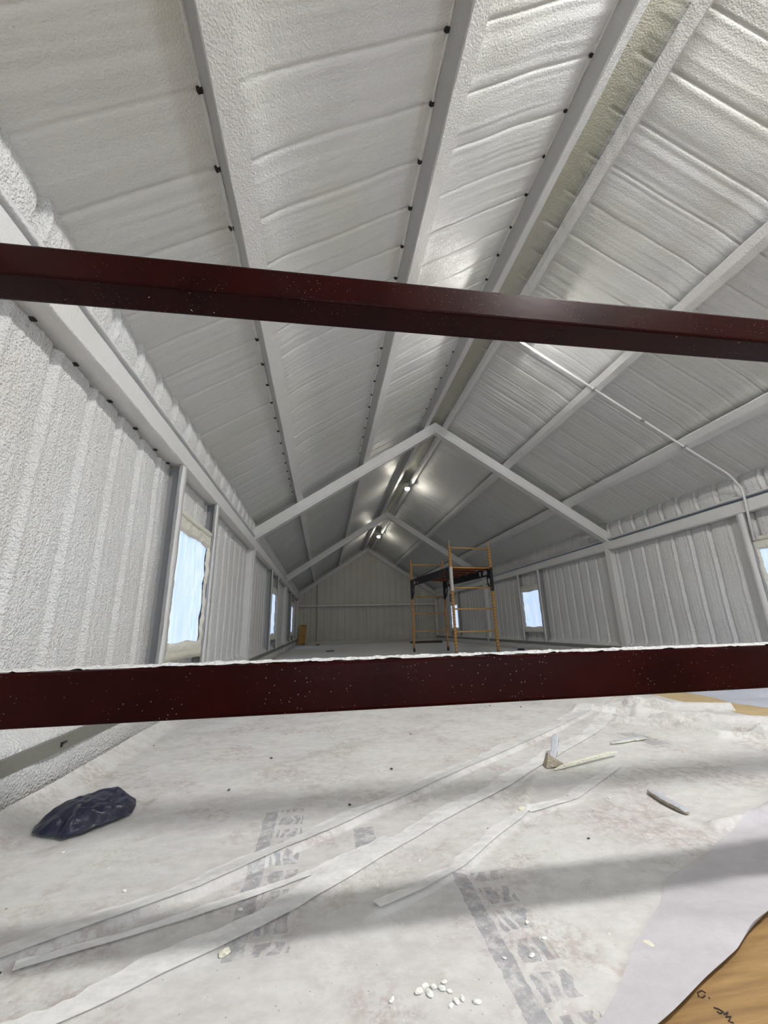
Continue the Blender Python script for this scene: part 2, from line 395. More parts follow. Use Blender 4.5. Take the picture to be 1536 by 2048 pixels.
HSK = 0.36                                  # roof skin above the rafter underside plane (vertical)
PUR = {'L': [(-0.437, -0.355), (0.612, 0.70), (1.69, 1.775)], 'R': [(2.102, 2.03), (3.185, 3.08), (4.235, 4.11)]}
def roof(side):
    s = 1 if side == 'L' else -1
    x0 = XL - 0.25 if side == 'L' else XR + 0.25
    n = 90
    T = np.linspace(0, 1.004, n)
    Y, Tt = np.meshgrid(NEAR_Y, T, indexing='ij')
    X = x0 + (XM - x0) * Tt
    # distance (signed) from the centre of the slope, noise and ribs across the slope
    yy = Y + 0.004 * vnoise(61, X * 2.1, Y * 1.3)
    tq = (yy / RIB) % 1.0; dq = np.minimum(tq, 1 - tq) * RIB
    p = -0.010 * np.exp(-(dq / 0.006) ** 2) + 0.004 * np.sin(np.pi * tq) + 0.0015 * np.exp(-((tq * RIB - 0.028) / 0.012) ** 2)
    p += 0.0018 * (np.exp(-(((tq - 0.36) * RIB) / 0.006) ** 2) + np.exp(-(((tq - 0.68) * RIB) / 0.006) ** 2))
    p *= 0.75 + 0.35 * vnoise(62, X * 1.7, np.floor(yy / RIB) * 3.3)
    stri = 0.0019 * vnoise(81, Y * 26, X * 1.2) + 0.0013 * vnoise(83, Y * 55, X * 1.6)
    lump = 0.008 * vnoise(85, Y * 1.6, X * 2.4) + 0.004 * vnoise(86, Y * 4, X * 5)
    swell = np.zeros_like(X)
    for (xd, xu) in PUR[side]:
        dist = np.abs(X - (xd + xu) / 2)
        swell += 0.02 * np.exp(-(dist / 0.09) ** 2)
    off = p + stri + lump + swell
    Z = EAV + HSK + M * s * (X - (XL if side == 'L' else XR)) - off
    Z = np.minimum(Z, RID + 0.29 - 0.006 * vnoise(90, Y * 2.5, X * 7))
    Xo = X + s * off * ST * 0.8 * np.clip(np.abs(XM - X) / 0.1, 0, 1)
    V = np.stack([Xo, Y, Z], -1)
    return V
for side, nm in (('L', 'ceiling_left'), ('R', 'ceiling_right')):
    V = roof(side)
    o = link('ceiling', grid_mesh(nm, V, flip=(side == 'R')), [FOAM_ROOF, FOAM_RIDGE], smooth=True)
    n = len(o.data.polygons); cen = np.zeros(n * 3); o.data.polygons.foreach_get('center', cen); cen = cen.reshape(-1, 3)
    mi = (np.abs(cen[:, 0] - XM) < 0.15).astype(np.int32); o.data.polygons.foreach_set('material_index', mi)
    tag(o, kind='structure')

# far gable wall
xs = np.arange(XL - 0.2, XR + 0.21, 0.015); zs = np.concatenate([np.linspace(0, 4.3, 60)])
X, Z = np.meshgrid(xs, zs, indexing='ij')
Yw = YE - rib_profile(X, 101, 0.02, Z) * 0.8
roofz = EAV + HSK + 0.05 + M * (np.minimum(X, 2 * XM - X) - XL)
o = link('wall_far', grid_mesh('wall_far', np.stack([X, Yw, np.minimum(Z, roofz)], -1), flip=False), FOAM_END, smooth=True)
tag(o, kind='structure')
# near gable wall behind the camera, unseen; its wide opening is added to let light in
mb = MB()
mb.box(((XL - 0.3 - 0.5) / 2, Y0 - 0.05, 2.2), (0.7, 0.1, 4.6)); mb.box((4.35, Y0 - 0.05, 2.2), (1.6, 0.1, 4.6)); mb.box((1.6, Y0 - 0.05, 3.3), (4.6, 0.1, 2.3))
tag(mb.build('wall_near', FOAM_WALL), kind='structure')
# floor slab of sheathing
mb = MB(); mb.box(((XL + XR) / 2, (Y0 + YE) / 2, -0.05), (XR - XL + 0.7, YE - Y0 + 0.3, 0.1))
tag(mb.build('floor', WOOD_FLOOR), kind='structure')

STROKES = [[(0.641,0.782),(0.639,0.787),(0.629,0.785),(0.624,0.778),(0.628,0.775),(0.636,0.778)],[(0.639,0.774),(0.638,0.772)],[(0.63,0.757),(0.635,0.753),(0.638,0.748),(0.63,0.746),(0.629,0.75)],[(0.635,0.744),(0.644,0.746),(0.633,0.739),(0.642,0.739),(0.631,0.733),(0.636,0.729)]]
INK = mat('marker_ink', (0.03, 0.02, 0.02), 0.8)
fl_ = bpy.data.objects['floor']
for st in STROKES:
    MB().tube([(x, y, 0.0005) for x, y in st], 0.0011, 6).build('ink_mark', INK, fl_)

# ------------------------------------------------------------------ steel: purlins, frames, girts
def slope_pt(side, x, perp, y):
    """point on a slope: x measured on the purlin-bottom plane, perp metres above it"""
    s = 1 if side == 'L' else -1
    z = EAV + 0.20 + M * s * (x - (XL if side == 'L' else XR))
    return Vector((x - s * ST * perp, y, z + CT * perp))
PL = {('L', 0): ('left roof purlin nearest the left eave, light flange under a dark web', ),
      ('L', 1): ('middle roof purlin of the left slope with a grey wavy-edged web', ),
      ('L', 2): ('ridge purlin on the left side of the greenish ridge strip', ),
      ('R', 0): ('ridge purlin on the right side of the greenish ridge strip', ),
      ('R', 1): ('middle roof purlin of the right slope, crossed by the conduit', ),
      ('R', 2): ('lowest roof purlin of the right slope, nearest the right eave', )}
for side in 'LR':
    s = 1 if side == 'L' else -1
    up_s = Vector((s * CT, 0, ST)); nrm = Vector((-s * ST, 0, CT))       # upslope and outward normal
    for i, (xd, xu) in enumerate(PUR[side]):
        wd = abs(xu - xd) / CT
        a, b = slope_pt(side, xd, 0, Y0), slope_pt(side, xd, 0, YE)
        root = empty('roof_purlin', a); tag(root, PL[(side, i)][0], 'purlin', 'roof purlins along the hall')
        back = 0.2
        web = MB().sweep([(0, 0.0), (0, back), (0.016, back), (0.016, 0.012)], a, b, up_s, nrm, 240, 0.0015, i)
        fl = MB()
        if side == 'L':
            fl.sweep([(-0.006, -0.008), (-0.006, 0.006), (wd - 0.014, 0.010), (wd - 0.014, 0.024), (wd, 0.024), (wd + 0.004, -0.004)], a, b, up_s, nrm, 240, 0.0022, i + 5)
        else:
            fl.sweep([(-0.006, -0.006), (-0.004, 0.008), (wd - 0.014, 0.012), (wd - 0.018, 0.034), (wd, 0.036), (wd + 0.006, 0.004), (wd * .5, -0.010)], a, b, up_s, nrm, 240, 0.003, i + 5)
        wo = web.build('web', WEB_STEEL, root); fo = fl.build('flange', FOAM_STEEL, root)
        # wavy bead of foam where the web meets the roof skin, with black blocks standing in for shade in the open rib gaps
        bead = MB()
        h = 0.128
        bead.sweep([(-0.016, h), (-0.010, h - 0.012), (0.004, h - 0.010), (0.004, h + 0.03), (-0.016, h + 0.03)], a, b, up_s, nrm, 900, 0.006, i + 9)
        bo = bead.build('foam_bead', FOAM_STEEL, root, smooth=True)
        for q in (wo, fo, bo): q.location = -a
        if side == 'L' or True:
            R = Matrix((up_s, Vector((0, 1, 0)), nrm)).transposed()
            if side == 'L':
                g0 = MB().box((0, 0, 0), (0.020, 0.020, 0.018), R).build('rib_gap_shade', GAP_SHADE, root)
                for k in range(3, 22):
                    go = g0 if k == 3 else g0.copy()
                    if k > 3: C.objects.link(go); go.parent = root
                    go.location = slope_pt(side, xd, h - 0.004, RIB * k - 0.002) - up_s * 0.012 - a

FL = ('first bay frame, nearest the camera, its peak over the scaffold side', 'second frame down the hall, behind the nearer ceiling lamp', 'end frame against the far gable wall')
FL = ('nearest whitish steel gable frame, the largest of the three', 'middle steel gable frame between the two ceiling lamps', 'smallest steel gable frame, flat against the far end wall')
for k, fy in enumerate(FR):
    root = empty('gable_frame', (XM, fy, 0)); tag(root, FL[k], 'steel frame', 'steel gable frames across the hall')
    wv = (0.12 if k < 2 else 0.07)
    Rt = Vector((XM, fy, 0))
    for side in 'LR':
        s = 1 if side == 'L' else -1
        xe = XL if side == 'L' else XR
        up_s = Vector((s * CT, 0, ST)); nrm = Vector((-s * ST, 0, CT))
        a = Vector((xe - s * 0.10, fy, EAV - 0.10 * M)); b = Vector((XM, fy, RID))
        D = 0.20 * CT - 0.004
        mb = MB()
        # box section with a thin lower flange and a shadow groove above it
        prof = [(-wv / 2, 0), (wv / 2, 0), (wv / 2, 0.014), (wv / 2 - 0.012, 0.018), (wv / 2 - 0.012, 0.032), (wv / 2 - .004, 0.036), (wv / 2 - .004, D), (-wv / 2 + .004, D),
                (-wv / 2 + .004, 0.036), (-wv / 2 + 0.012, 0.032), (-wv / 2 + 0.012, 0.018), (-wv / 2, 0.014)]
        # mitred at the ridge
        b0 = len(mb.v); n = 40
        for i in range(n + 1):
            for (q, c) in prof:
                p0_ = a + nrm * c; x = p0_.x + (XM - p0_.x) * i / n
                z = p0_.z + (x - p0_.x) * s * M
                jit = 0.0012 * math.sin(i * 1.7 + q * 40)
                mb.v.append(Vector((x, fy + q, z + jit)))
        kk = len(prof)
        for i in range(n):
            for j in range(kk):
                j2 = (j + 1) % kk
                mb.f.append([b0 + i * kk + j, b0 + i * kk + j2, b0 + (i + 1) * kk + j2, b0 + (i + 1) * kk + j]); mb.mi.append(0)
        mb.f.append([b0 + j for j in range(kk)]); mb.f.append([b0 + n * kk + j for j in range(kk)]); mb.mi += [0, 0]
        o = mb.build('rafter', FOAM_STEEL, root); o.location = -Rt
        mb = MB(); hw = wv / 2
        mb.sweep([(-hw, 0), (hw, 0), (hw, 0.014), (hw - .012, 0.02), (hw - .012, 0.13), (-hw + .012, 0.13), (-hw + .012, 0.02), (-hw, 0.014)],
                 (xe, fy, 0), (xe, fy, EAV + 0.05), (0, 1, 0), (-s, 0, 0), 30, 0.001, k)
        o = mb.build('column', FOAM_STEEL, root); o.location = -Rt
        # base plate and eave haunch plate
        mb = MB(); mb.box((xe - s * 0.065, fy, 0.012), (0.17, wv + 0.05, 0.014))
        o = mb.build('base_plate', FOAM_STEEL, root, bevel=.002); o.location = -Rt

BAY = [(Y0, FR[0] - 0.062, 'nearest bay'), (FR[0] + 0.062, FR[1] - 0.062, 'middle bay'), (FR[1] + 0.062, FR[2] - 0.04, 'farthest bay')]
for side, sn in (('L', 'left'), ('R', 'right')):
    s = 1 if side == 'L' else -1
    xe = XL if side == 'L' else XR
    for (y0, y1, bn) in BAY:
        root = empty('eave_girt', (xe, y0, 1.8)); tag(root, 'sprayed eave girt along the %s wall in the %s of the hall' % (sn, bn), 'girt', 'eave girts along the side walls')
        o0 = Vector((xe, y0, 1.8)); n = int((y1 - y0) / 0.08)
        face = MB().sweep([(0, 1.80), (0, 1.935), (0.012, 1.935), (0.012, 1.815), (0.17, 1.83), (0.17, 1.815)], (xe, y0, 0), (xe, y1, 0), (-s, 0, 0), (0, 0, 1), n, 0.0016, 3)
        q = face.build('girt_face', FOAM_STEEL, root); q.location = -o0
        q = MB().sweep([(-0.012, 1.79), (-0.014, 1.808), (0.0, 1.814), (0.02, 1.806), (0.12, 1.806), (0.13, 1.785)], (xe, y0, 0), (xe, y1, 0), (-s, 0, 0), (0, 0, 1), n * 2, 0.0035, 8).build('bottom_lip', FOAM_STEEL, root, smooth=True); q.location = -o0
        q = MB().sweep([(0.085, 1.90), (0.085, 1.99), (0.10, 1.99), (0.10, 1.90)], (xe, y0, 0), (xe, y1, 0), (-s, 0, 0), (0, 0, 1), n, 0.001, 8).build('slot_back', GREY_STEEL, root); q.location = -o0
        q = MB().sweep([(0.004, 1.974), (0.0, 1.992), (0.03, 1.998), (0.11, 1.992), (0.11, 1.978)], (xe, y0, 0), (xe, y1, 0), (-s, 0, 0), (0, 0, 1), n * 2, 0.003, 12).build('upper_lip', FOAM_STEEL, root, smooth=True); q.location = -o0
        if side == 'L' and y0 < 0:
            for yy in (1.472, 1.753, 2.066, 2.372, 2.671, 2.90, 1.19):
                q = MB().box((xe - 0.090, yy, 1.786), (0.022, 0.022, 0.010)).build('rib_gap_shade', GAP_SHADE, root); q.location = -o0  # black blocks in place of the shade in openings under the girt
        root2 = empty('base_girt', (xe, y0, 0.15)); tag(root2, 'bare grey base girt at the foot of the %s wall, %s' % (sn, bn), 'girt', 'base girts along the side walls')
        o1 = Vector((xe, y0, 0.15))
        q = MB().sweep([(0, 0.148), (0, 0.203), (0.12, 0.203), (0.12, 0.148)], (xe, y0, 0), (xe, y1, 0), (-s, 0, 0), (0, 0, 1), n, 0.0008, 3).build('channel', OLIVE_STEEL, root2); q.location = -o1
        if side == 'L' and y0 < 0:
            for yy in (2.02, 2.62):
                q = MB().box((xe + 0.003, yy, 0.177), (0.006, 0.035, 0.006)).box((xe + 0.003, yy - 0.016, 0.172), (0.006, 0.006, 0.018)).build('clip', BLACK, root2); q.location = -o1

# end wall studs and girt
root = empty('end_wall_framing', (XM, YE - 0.05, 0)); tag(root, 'thin sprayed stud and rail framing on the far gable wall', 'wall framing')
for (x, z1) in ((-0.245, 2.46), (1.86, 1.5), (4.03, 2.4)):
    q = MB().box((x - XM, -0.02, z1 / 2), (0.06, 0.10, z1)).build('stud', FOAM_END, root, bevel=.004)
q = MB().box((0, -0.045, 1.54), (XR - XL, 0.10, 0.06)).build('rail', FOAM_STEEL, root, bevel=.006)
q = MB().box((0, -0.035, 0.05), (XR - XL, 0.08, 0.08)).build('sill_plate', FOAM_END, root, bevel=.004)

# windows
PANE = mat('window_film', (0.7, 0.82, 0.97), 0.3)
t = NT(PANE); v = t.coord(scale=(1, 1.0, 1)); vs = t.coord(scale=(3, 16, 1.3), rot=(0.25, 0, 0))
n = t.noise(vs, 1.6, 4, 0.6); c_ = t.mix(t.ramp(n, [(0.35, 0.0), (0.7, 1.0)]), (0.44, 0.60, 0.95), (0.68, 0.80, 0.98))
t.link(c_, t.b.inputs['Emission Color']); t.b.inputs['Emission Strength'].default_value = 0.98
t.link(t.bump(n, 0.6, 0.02), t.b.inputs['Normal']); t.b.inputs['Base Color'].default_value = (0.25, 0.28, 0.32, 1)
for wi, (side, a, b) in enumerate(WIN):
    s = 1 if side == 'L' else -1
    xe = XL if side == 'L' else XR
    root = empty('window_%d' % (wi + 1), (xe, (a + b) / 2, 0)); tag(root, kind='structure')
    O = Vector((xe, (a + b) / 2, 0)); y0, y1, z0, z1 = pane_rect(a, b)
    for (yc, dr) in ((a - 0.015, 1), (b + 0.015, 1)):
        # C channel, open side towards the camera, its flange sprayed white
        c = MB()
        c.sweep([(-0.045, 0), (0.045, 0), (0.045, 0.13), (-0.045, 0.13), (-0.045, 0.118), (0.03, 0.118), (0.03, 0.012), (-0.045, 0.012)],
                (xe, yc, 0.2), (xe, yc, 1.80), (0, 1, 0), (-s, 0, 0), 1)
        q = c.build('post', GREY_STEEL, root); q.location = -O
        q = MB().sweep([(-0.03, -0.008), (0.05, -0.010), (0.056, 0.01), (0.05, 0.12), (0.046, 0.12), (0.046, 0.001), (-0.03, 0.001)], (xe, yc, 0.2), (xe, yc, 1.80), (0, 1, 0), (-s, 0, 0), 60, 0.003, wi).build('foam_skin', FOAM_STEEL, root, smooth=True); q.location = -O
    q = MB().sweep([(0, 1.44), (0, 1.49), (0.12, 1.49), (0.12, 1.44)], (xe - s * .008, a + 0.03, 0), (xe - s * .008, b - 0.03, 0), (-s, 0, 0), (0, 0, 1), 30, 0.005, wi).build('header', FOAM_CREAM, root, smooth=True); q.location = -O
    q = MB().sweep([(0, 0.40), (0, 0.47), (0.12, 0.47), (0.12, 0.40)], (xe - s * .008, a + 0.03, 0), (xe - s * .008, b - 0.03, 0), (-s, 0, 0), (0, 0, 1), 30, 0.005, wi + 9).build('sill', FOAM_CREAM, root, smooth=True); q.location = -O
    # cream foam return around the opening
    ring = MB(); N = 28
    Yg = np.linspace(a + 0.03, b - 0.03, 200); Zg = np.linspace(0.47, 1.44, 200)
    Yg, Zg = np.meshgrid(Yg, Zg, indexing='ij')
    dy = np.maximum(np.maximum(y0 - Yg, Yg - y1), 0); dz = np.maximum(np.maximum(z0 - Zg, Zg - z1), 0); dd = np.sqrt(dy ** 2 + dz ** 2)
    off = 0.012 + 0.02 * np.exp(-(dd / 0.02) ** 2) + 0.006 * vnoise(7, Yg * 14, Zg * 14) + 0.004 * vnoise(8, Yg * 40, Zg * 40)
    yc = (Yg[:-1, :-1] + Yg[1:, 1:]) / 2; zc = (Zg[:-1, :-1] + Zg[1:, 1:]) / 2
    wob = 0.008 * np.sin(zc * 9 + wi) ; wobz = 0.008 * np.sin(yc * 11 + wi)
    keep = ~((yc > y0 + wob) & (yc < y1 + wob) & (zc > z0 + wobz) & (zc < z1 + wobz))
    me = grid_mesh('foam_return', np.stack([xe - s * off - O.x, Yg - O.y, Zg], -1), keep, flip=(side == 'L'))
    link('foam_return', me, FOAM_CREAM, root, True)
    # translucent plastic stapled over the glazing, wrinkled on its far side
    Yg, Zg = np.meshgrid(np.linspace(y0 - 0.03, y1 + 0.03, 70), np.linspace(z0 - 0.03, z1 + 0.03, 60), indexing='ij')
    tt = (Yg - y0) / (y1 - y0)
    wr = 0.012 * np.clip(tt - 0.45, 0, 1) * np.sin((Yg * 0.9 + Zg * 0.25) * 85 + 3 * vnoise(9, Yg * 5, Zg * 5)) + 0.004 * vnoise(10, Yg * 12, Zg * 4)
    me = grid_mesh('plastic_film', np.stack([xe - s * (0.05 - wr) - O.x, Yg - O.y, Zg], -1), flip=(side == 'L'))
    link('plastic_film', me, PANE, root, True)

# ------------------------------------------------------------------ conduit and ceiling lamps
pts = [slope_pt('R', 2.04, -0.012, 3.74), slope_pt('R', 3.13, -0.022, 3.76), slope_pt('R', 4.18, -0.022, 3.78), slope_pt('R', 4.70, -0.01, 3.79), Vector((XR - 0.022, 3.80, 2.06)), Vector((XR - 0.022, 3.83, 1.45))]
root = empty('electrical_conduit', pts[-1]); tag(root, 'thin white conduit running down the right roof slope onto the wall', 'conduit')
q = MB().tube(fillet(pts, 0.07), 0.013, 10).build('pipe', FOAM_STEEL, root, smooth=True); q.location = -pts[-1]
for k, p in enumerate((slope_pt('R', 3.13, -0.022, 3.76), slope_pt('R', 4.18, -0.022, 3.78), slope_pt('R', 3.70, -0.022, 3.77))):
    q = MB().box(p, (0.05, 0.035, 0.03) if k == 2 else (0.02, 0.06, 0.034), Matrix.Rotation(TH, 3, 'Y')).build('coupling' if k == 2 else 'strap', GALV, root, bevel=.004); q.location = -pts[-1]

def glow(nm, e, col=(1.0, 0.97, 0.93)):
    m = mat(nm, (1, 1, 1), 0.4); t = NT(m)
    t.b.inputs['Emission Color'].default_value = (*col, 1); t.b.inputs['Emission Strength'].default_value = e
    return m
GLOW_FAR, GLOW_NEAR, GLOW_REAR = glow('lamp_glow', BULB_FAR, (1.0, 0.93, 0.80)), glow('near_glow', BULB_NEAR), glow('rear_glow', BULB_REAR, (1.0, 0.985, 0.965))
WHITE = mat('white_enamel', (0.75, 0.74, 0.70), 0.4)
def lamp(y, label, GLOW=None, k=1.0):
    GLOW = GLOW or GLOW_FAR
    top = Vector((1.98, y, slope_pt('R', 2.03, 0, 0).z))
    root = empty('ceiling_lamp', top); tag(root, label, 'lamp', 'ceiling lamps along the ridge')
    MB().tube([(0, 0, 0.0), (0, 0, -0.03)], 0.055, 16).build('junction_box', WHITE, root, smooth=False)
    MB().tube([(0, 0, -0.03), (0, 0, -0.045), (0, 0, -0.075)], [0.03, 0.026, 0.03], 14).build('socket', WHITE, root)
    if GLOW is GLOW_NEAR: MB().tube([(0, 0, -0.07), (0, 0, -0.078), (0, 0, -0.10), (0, 0, -0.165), (0, 0, -0.168), (0, 0, -0.165), (0, 0, -0.102), (0, 0, -0.080)], [0.03, 0.06, 0.095, 0.125, 0.125, 0.121, 0.09, 0.04], 24).build('added_reflector', WHITE, root, smooth=True)  # deep hood added to keep direct light off the nearby roof
    else: MB().tube([(0, 0, -0.07), (0, 0, -0.078), (0, 0, -0.088), (0, 0, -0.108), (0, 0, -0.112), (0, 0, -0.112), (0, 0, -0.092), (0, 0, -0.080)], [0.03, 0.05, 0.075, 0.098, 0.10, 0.094, 0.07, 0.04], 20).build('added_reflector', WHITE, root, smooth=True)  # shallow hood added to throw the lamp light downwards
    b = MB(); b.tube([(0, 0, -0.075), (0, 0, -0.09), (0, 0, -0.12), (0, 0, -0.15), (0, 0, -0.172), (0, 0, -0.182)], [0.02, 0.034, 0.055, 0.058, 0.038, 0.006], 14) if k == 1 else b.tube([(0, 0, -0.112), (0, 0, -0.125), (0, 0, -0.15), (0, 0, -0.19), (0, 0, -0.215), (0, 0, -0.22)], [0.10, 0.135, 0.15, 0.13, 0.07, 0.01], 20)
    b.build('bulb', GLOW, root, smooth=True)
lamp(9.15, 'glowing ceiling lamp seen in front of the middle gable frame')
lamp(14.55, 'farthest glowing ceiling lamp, under the ridge by the end wall')
lamp(3.50, 'ceiling lamp at the ridge hidden behind the upper red rail', GLOW_NEAR)
lamp(-0.40, 'ceiling lamp at the ridge above and behind the camera', GLOW_REAR, 2.0)

# ------------------------------------------------------------------ red steel rails
def rail(z0, z1, label, lower):
    # z0: underside, z1: top ; spans the hall
    root = empty('steel_rail', (XM, 0.895, z0)); tag(root, label, 'steel rail', 'red steel rails across the view')
    L = XR - XL + 0.16
    q = MB().box((0, 0, (z1 - z0) / 2), (L, 0.09, z1 - z0)).build('tube', RED, root, bevel=0.006)
    q.location = (0, 0, 0)
    for sgn in (-1, 1):
        MB().box((sgn * (L / 2 - 0.09), 0, (z1 - z0) / 2), (0.012, 0.15, z1 - z0 + 0.06)).build('end_plate', RED, root, bevel=0.002)
    # overspray lying on the top face
    xs = np.arange(-L / 2 + 0.12, L / 2 - 0.12, 0.006); ys = np.linspace(-0.036, 0.044, 14)
    X, Yg = np.meshgrid(xs, ys, indexing='ij')
    if lower:
        Z = (z1 - z0) + 0.0006 + np.clip(0.0022 * vnoise(5, X * 60, Yg * 60) + 0.0015 * vnoise(6, X * 140, Yg * 140), -0.0002, 1) + 0.004 * np.clip(vnoise(9, X * 45, Yg * 40) - 0.62, 0, 1) * np.clip((X + 1.2) * 2, 0, 1)
        Yj = Yg - 0.004 * (Yg < 0) * (vnoise(12, X * 30, Yg * 0) + 1)
        link('overspray', grid_mesh('overspray', np.stack([X, Yj, Z], -1)), FOAM_WALL, root, True)
    else:
        Z = (z1 - z0) + 0.0006 + 0.001 * (vnoise(5, X * 60, Yg * 60) + 1)
        link('overspray', grid_mesh('overspray', np.stack([X, Yg, Z], -1)), FOAM_WALL, root, True)
rail(1.405, 1.492, 'upper dark red steel rail crossing the view below the roof', False)
rail(0.446, 0.538, 'lower dark red steel rail with white overspray on top', True)

# ------------------------------------------------------------------ plastic sheets on the floor
def seg_d(X, Y, pts):
    best = np.full(X.shape, 1e9); side = np.zeros(X.shape)
    for (ax, ay), (bx, by) in zip(pts, pts[1:]):
        dx, dy = bx - ax, by - ay; L2 = dx * dx + dy * dy
        tt = np.clip(((X - ax) * dx + (Y - ay) * dy) / L2, 0, 1)
        d = np.hypot(X - ax - tt * dx, Y - ay - tt * dy); cr = (X - ax) * dy - (Y - ay) * dx
        m_ = d < best; best = np.where(m_, d, best); side = np.where(m_, np.sign(cr), side)
    return best, side
FA = [(-0.75, 0.93), (-0.576, 1.036), (-0.274, 1.2), (0.0, 1.401), (0.40, 1.70), (0.814, 1.996), (1.5, 2.52), (2.25, 3.10)]
FB = [(-0.50, 0.83), (-0.36, 0.906), (-0.041, 1.104), (0.363, 1.412), (0.70, 1.65), (0.996, 1.883), (1.6, 2.35), (2.2, 2.95)]
FC = [(0.13, 1.056), (0.25, 1.11), (0.36, 1.176), (0.50, 1.30), (0.66, 1.418), (0.878, 1.486), (1.25, 1.75)]
FD = [(0.66, 1.418), (0.72, 1.55), (0.85, 1.72)]
rs = random.Random(4)
CR = []
for (cx, cy, n_) in ((2.3, 2.75, 6), (2.1, 2.3, 3)):
    for _ in range(n_):
        an = rs.uniform(0, 2 * math.pi); L = rs.uniform(0.2, 0.6); x, y = cx + rs.uniform(-.12, .12), cy + rs.uniform(-.12, .12)
        pts = [(x, y)]
        for k in range(4):
            an += rs.uniform(-.35, .35); x += math.cos(an) * L / 4; y += math.sin(an) * L / 4; pts.append((x, y))
        CR.append((pts, rs.uniform(0.008, 0.018), rs.uniform(0.022, 0.045)))
CR += [([(1.75, 2.85), (2.05, 2.62), (2.35, 2.32), (2.7, 2.12)], 0.045, 0.025), ([(2.0, 2.45), (2.15, 2.2), (2.2, 1.95), (2.4, 1.8)], 0.045, 0.022), ([(1.8, 2.5), (2.0, 2.3), (2.05, 2.05), (2.3, 1.9)], 0.035, 0.018), ([(2.2, 2.9), (2.45, 2.7), (2.75, 2.6)], 0.05, 0.03), ([(1.15, 1.24), (1.3, 1.26), (1.6, 1.36)], 0.02, 0.02)]
def film_h(X, Y):
    H = 0.010 + 0.004 * vnoise(201, X * 1.6 + Y, Y * 2.6 - X * 1.3) + 0.0022 * vnoise(202, X * 6, Y * 9) + 0.0010 * vnoise(203, X * 22, Y * 26)
    # long drag wrinkles towards the left
    H += 0.0035 * vnoise(204, X * 1.4 + 3, Y * 9 - X * 5) * np.clip(1.2 - X, 0, 1)
    for pts, h, wdt in ((FA, 0.014, 0.020), (FB, 0.003, 0.02), (FC, 0.006, 0.012), (FD, 0.006, 0.010)):
        d, s_ = seg_d(X, Y, pts)
        wloc = np.where(s_ > 0, wdt * 0.30, wdt * 2.6)          # steep on the near side, gentle behind
        H += h * np.exp(-(d / wloc) ** 2)
    for pts, h, wdt in CR:
        d, s_ = seg_d(X, Y, pts); H += h * np.exp(-(d / wdt) ** 2)
    H += 0.05 * np.clip((-0.93 - X) / 0.09, 0, 1) ** 1.3
    return H
def y_near(x): return 0.745 + 0.428 * (x - 0.544) + 0.004 * np.sin(x * 6) + 0.0015 * np.sin(x * 31)
xs = np.arange(XL + 0.03, 2.74, 0.0105)
tt = np.linspace(0, 1, 400) ** 1.5
X = np.repeat(xs[:, None], len(tt), 1); ys0 = y_near(xs)[:, None]
Y = ys0 + (6.35 - ys0) * tt[None, :]
edge = 2.72 + 0.02 * np.sin(Y * 5) + 0.012 * np.sin(Y * 17)
X = XL + 0.03 + (X - XL - 0.03) * (edge - XL) / (2.74 - XL)
me = grid_mesh('plastic_sheet', np.stack([X, Y, film_h(X, Y)], -1), flip=False)
root = link('plastic_sheet', me, FILM, smooth=True); tag(root, 'large dusty translucent plastic sheet spread over the near floor', 'plastic sheet')
def strip(name, pts, w0, w1, m, parent, lift=0.004, side=1):
    P = [Vector((*p, 0)) for p in pts]; out = []
    for a, b in zip(P, P[1:]):
        for k in range(30): out.append(a.lerp(b, k / 30))
    out.append(P[-1]); n = len(out); rows = []
    for i, p in enumerate(out):
        d = (out[min(i + 1, n - 1)] - out[max(i - 1, 0)]).normalized(); nn = Vector((-d.y, d.x, 0)) * side
        wl = (w0 + (w1 - w0) * i / n) * (1 + 0.15 * math.sin(i * 0.21) + 0.06 * math.sin(i * 0.9))
        rows.append([tuple(p + nn * (wl * k / 7)) for k in range(8)])
    A = np.array(rows); A[:, :, 2] = film_h(A[:, :, 0], A[:, :, 1]) + lift
    return link(name, grid_mesh(name, A, flip=(side < 0)), m, parent, True)
strip('fold', FA, 0.045, 0.10, FILM_FOLD, root)
strip('fold', FB, 0.05, 0.085, FILM_FOLD, root)
strip('fold', FC, 0.03, 0.05, FILM_FOLD, root)
strip('fold', [(-0.55, 1.02), (-0.3, 1.10), (0.0, 1.22), (0.2, 1.35)], 0.02, 0.03, FILM_FOLD, root)
# cleaner margin of the sheet along its cut edge
A = []
for i in range(200):
    x = 0.30 + i * 0.012
    y = float(y_near(np.array(x))); wl = 0.05 + 0.11 * min(1, max(0, (x - 0.45) / 0.4)) + 0.03 * max(0, x - 1) + 0.003 * math.sin(x * 23)
    A.append([(x - 0.3 * wl * k / 12, y + 0.002 + wl * k / 12, 0) for k in range(13)])
A = np.array(A); A[:, :, 2] = film_h(A[:, :, 0], A[:, :, 1]) + 0.003 + 0.008 * vnoise(301, A[:, :, 0] * 4, A[:, :, 1] * 11 + A[:, :, 0] * 4).clip(0)
link('sheet_margin', grid_mesh('sheet_margin', A), FILM_CLEAN, root, True)

# far sheet covering the rest of the hall floor
xs = np.arange(XL + 0.02, XR - 0.01, 0.05); ys = np.arange(6.36, YE - 0.09, 0.05)
X, Y = np.meshgrid(xs, ys, indexing='ij')
Z = 0.012 + 0.004 * vnoise(401, X * 2, Y * 2) + 0.004 * vnoise(402, X * 5, Y * 9)
o = link('plastic_sheet', grid_mesh('plastic_sheet', np.stack([X, Y, Z], -1)), FAR_FILM, smooth=True)
tag(o, 'grey dusted plastic sheet on the floor beyond the scaffold to the end wall', 'plastic sheet')
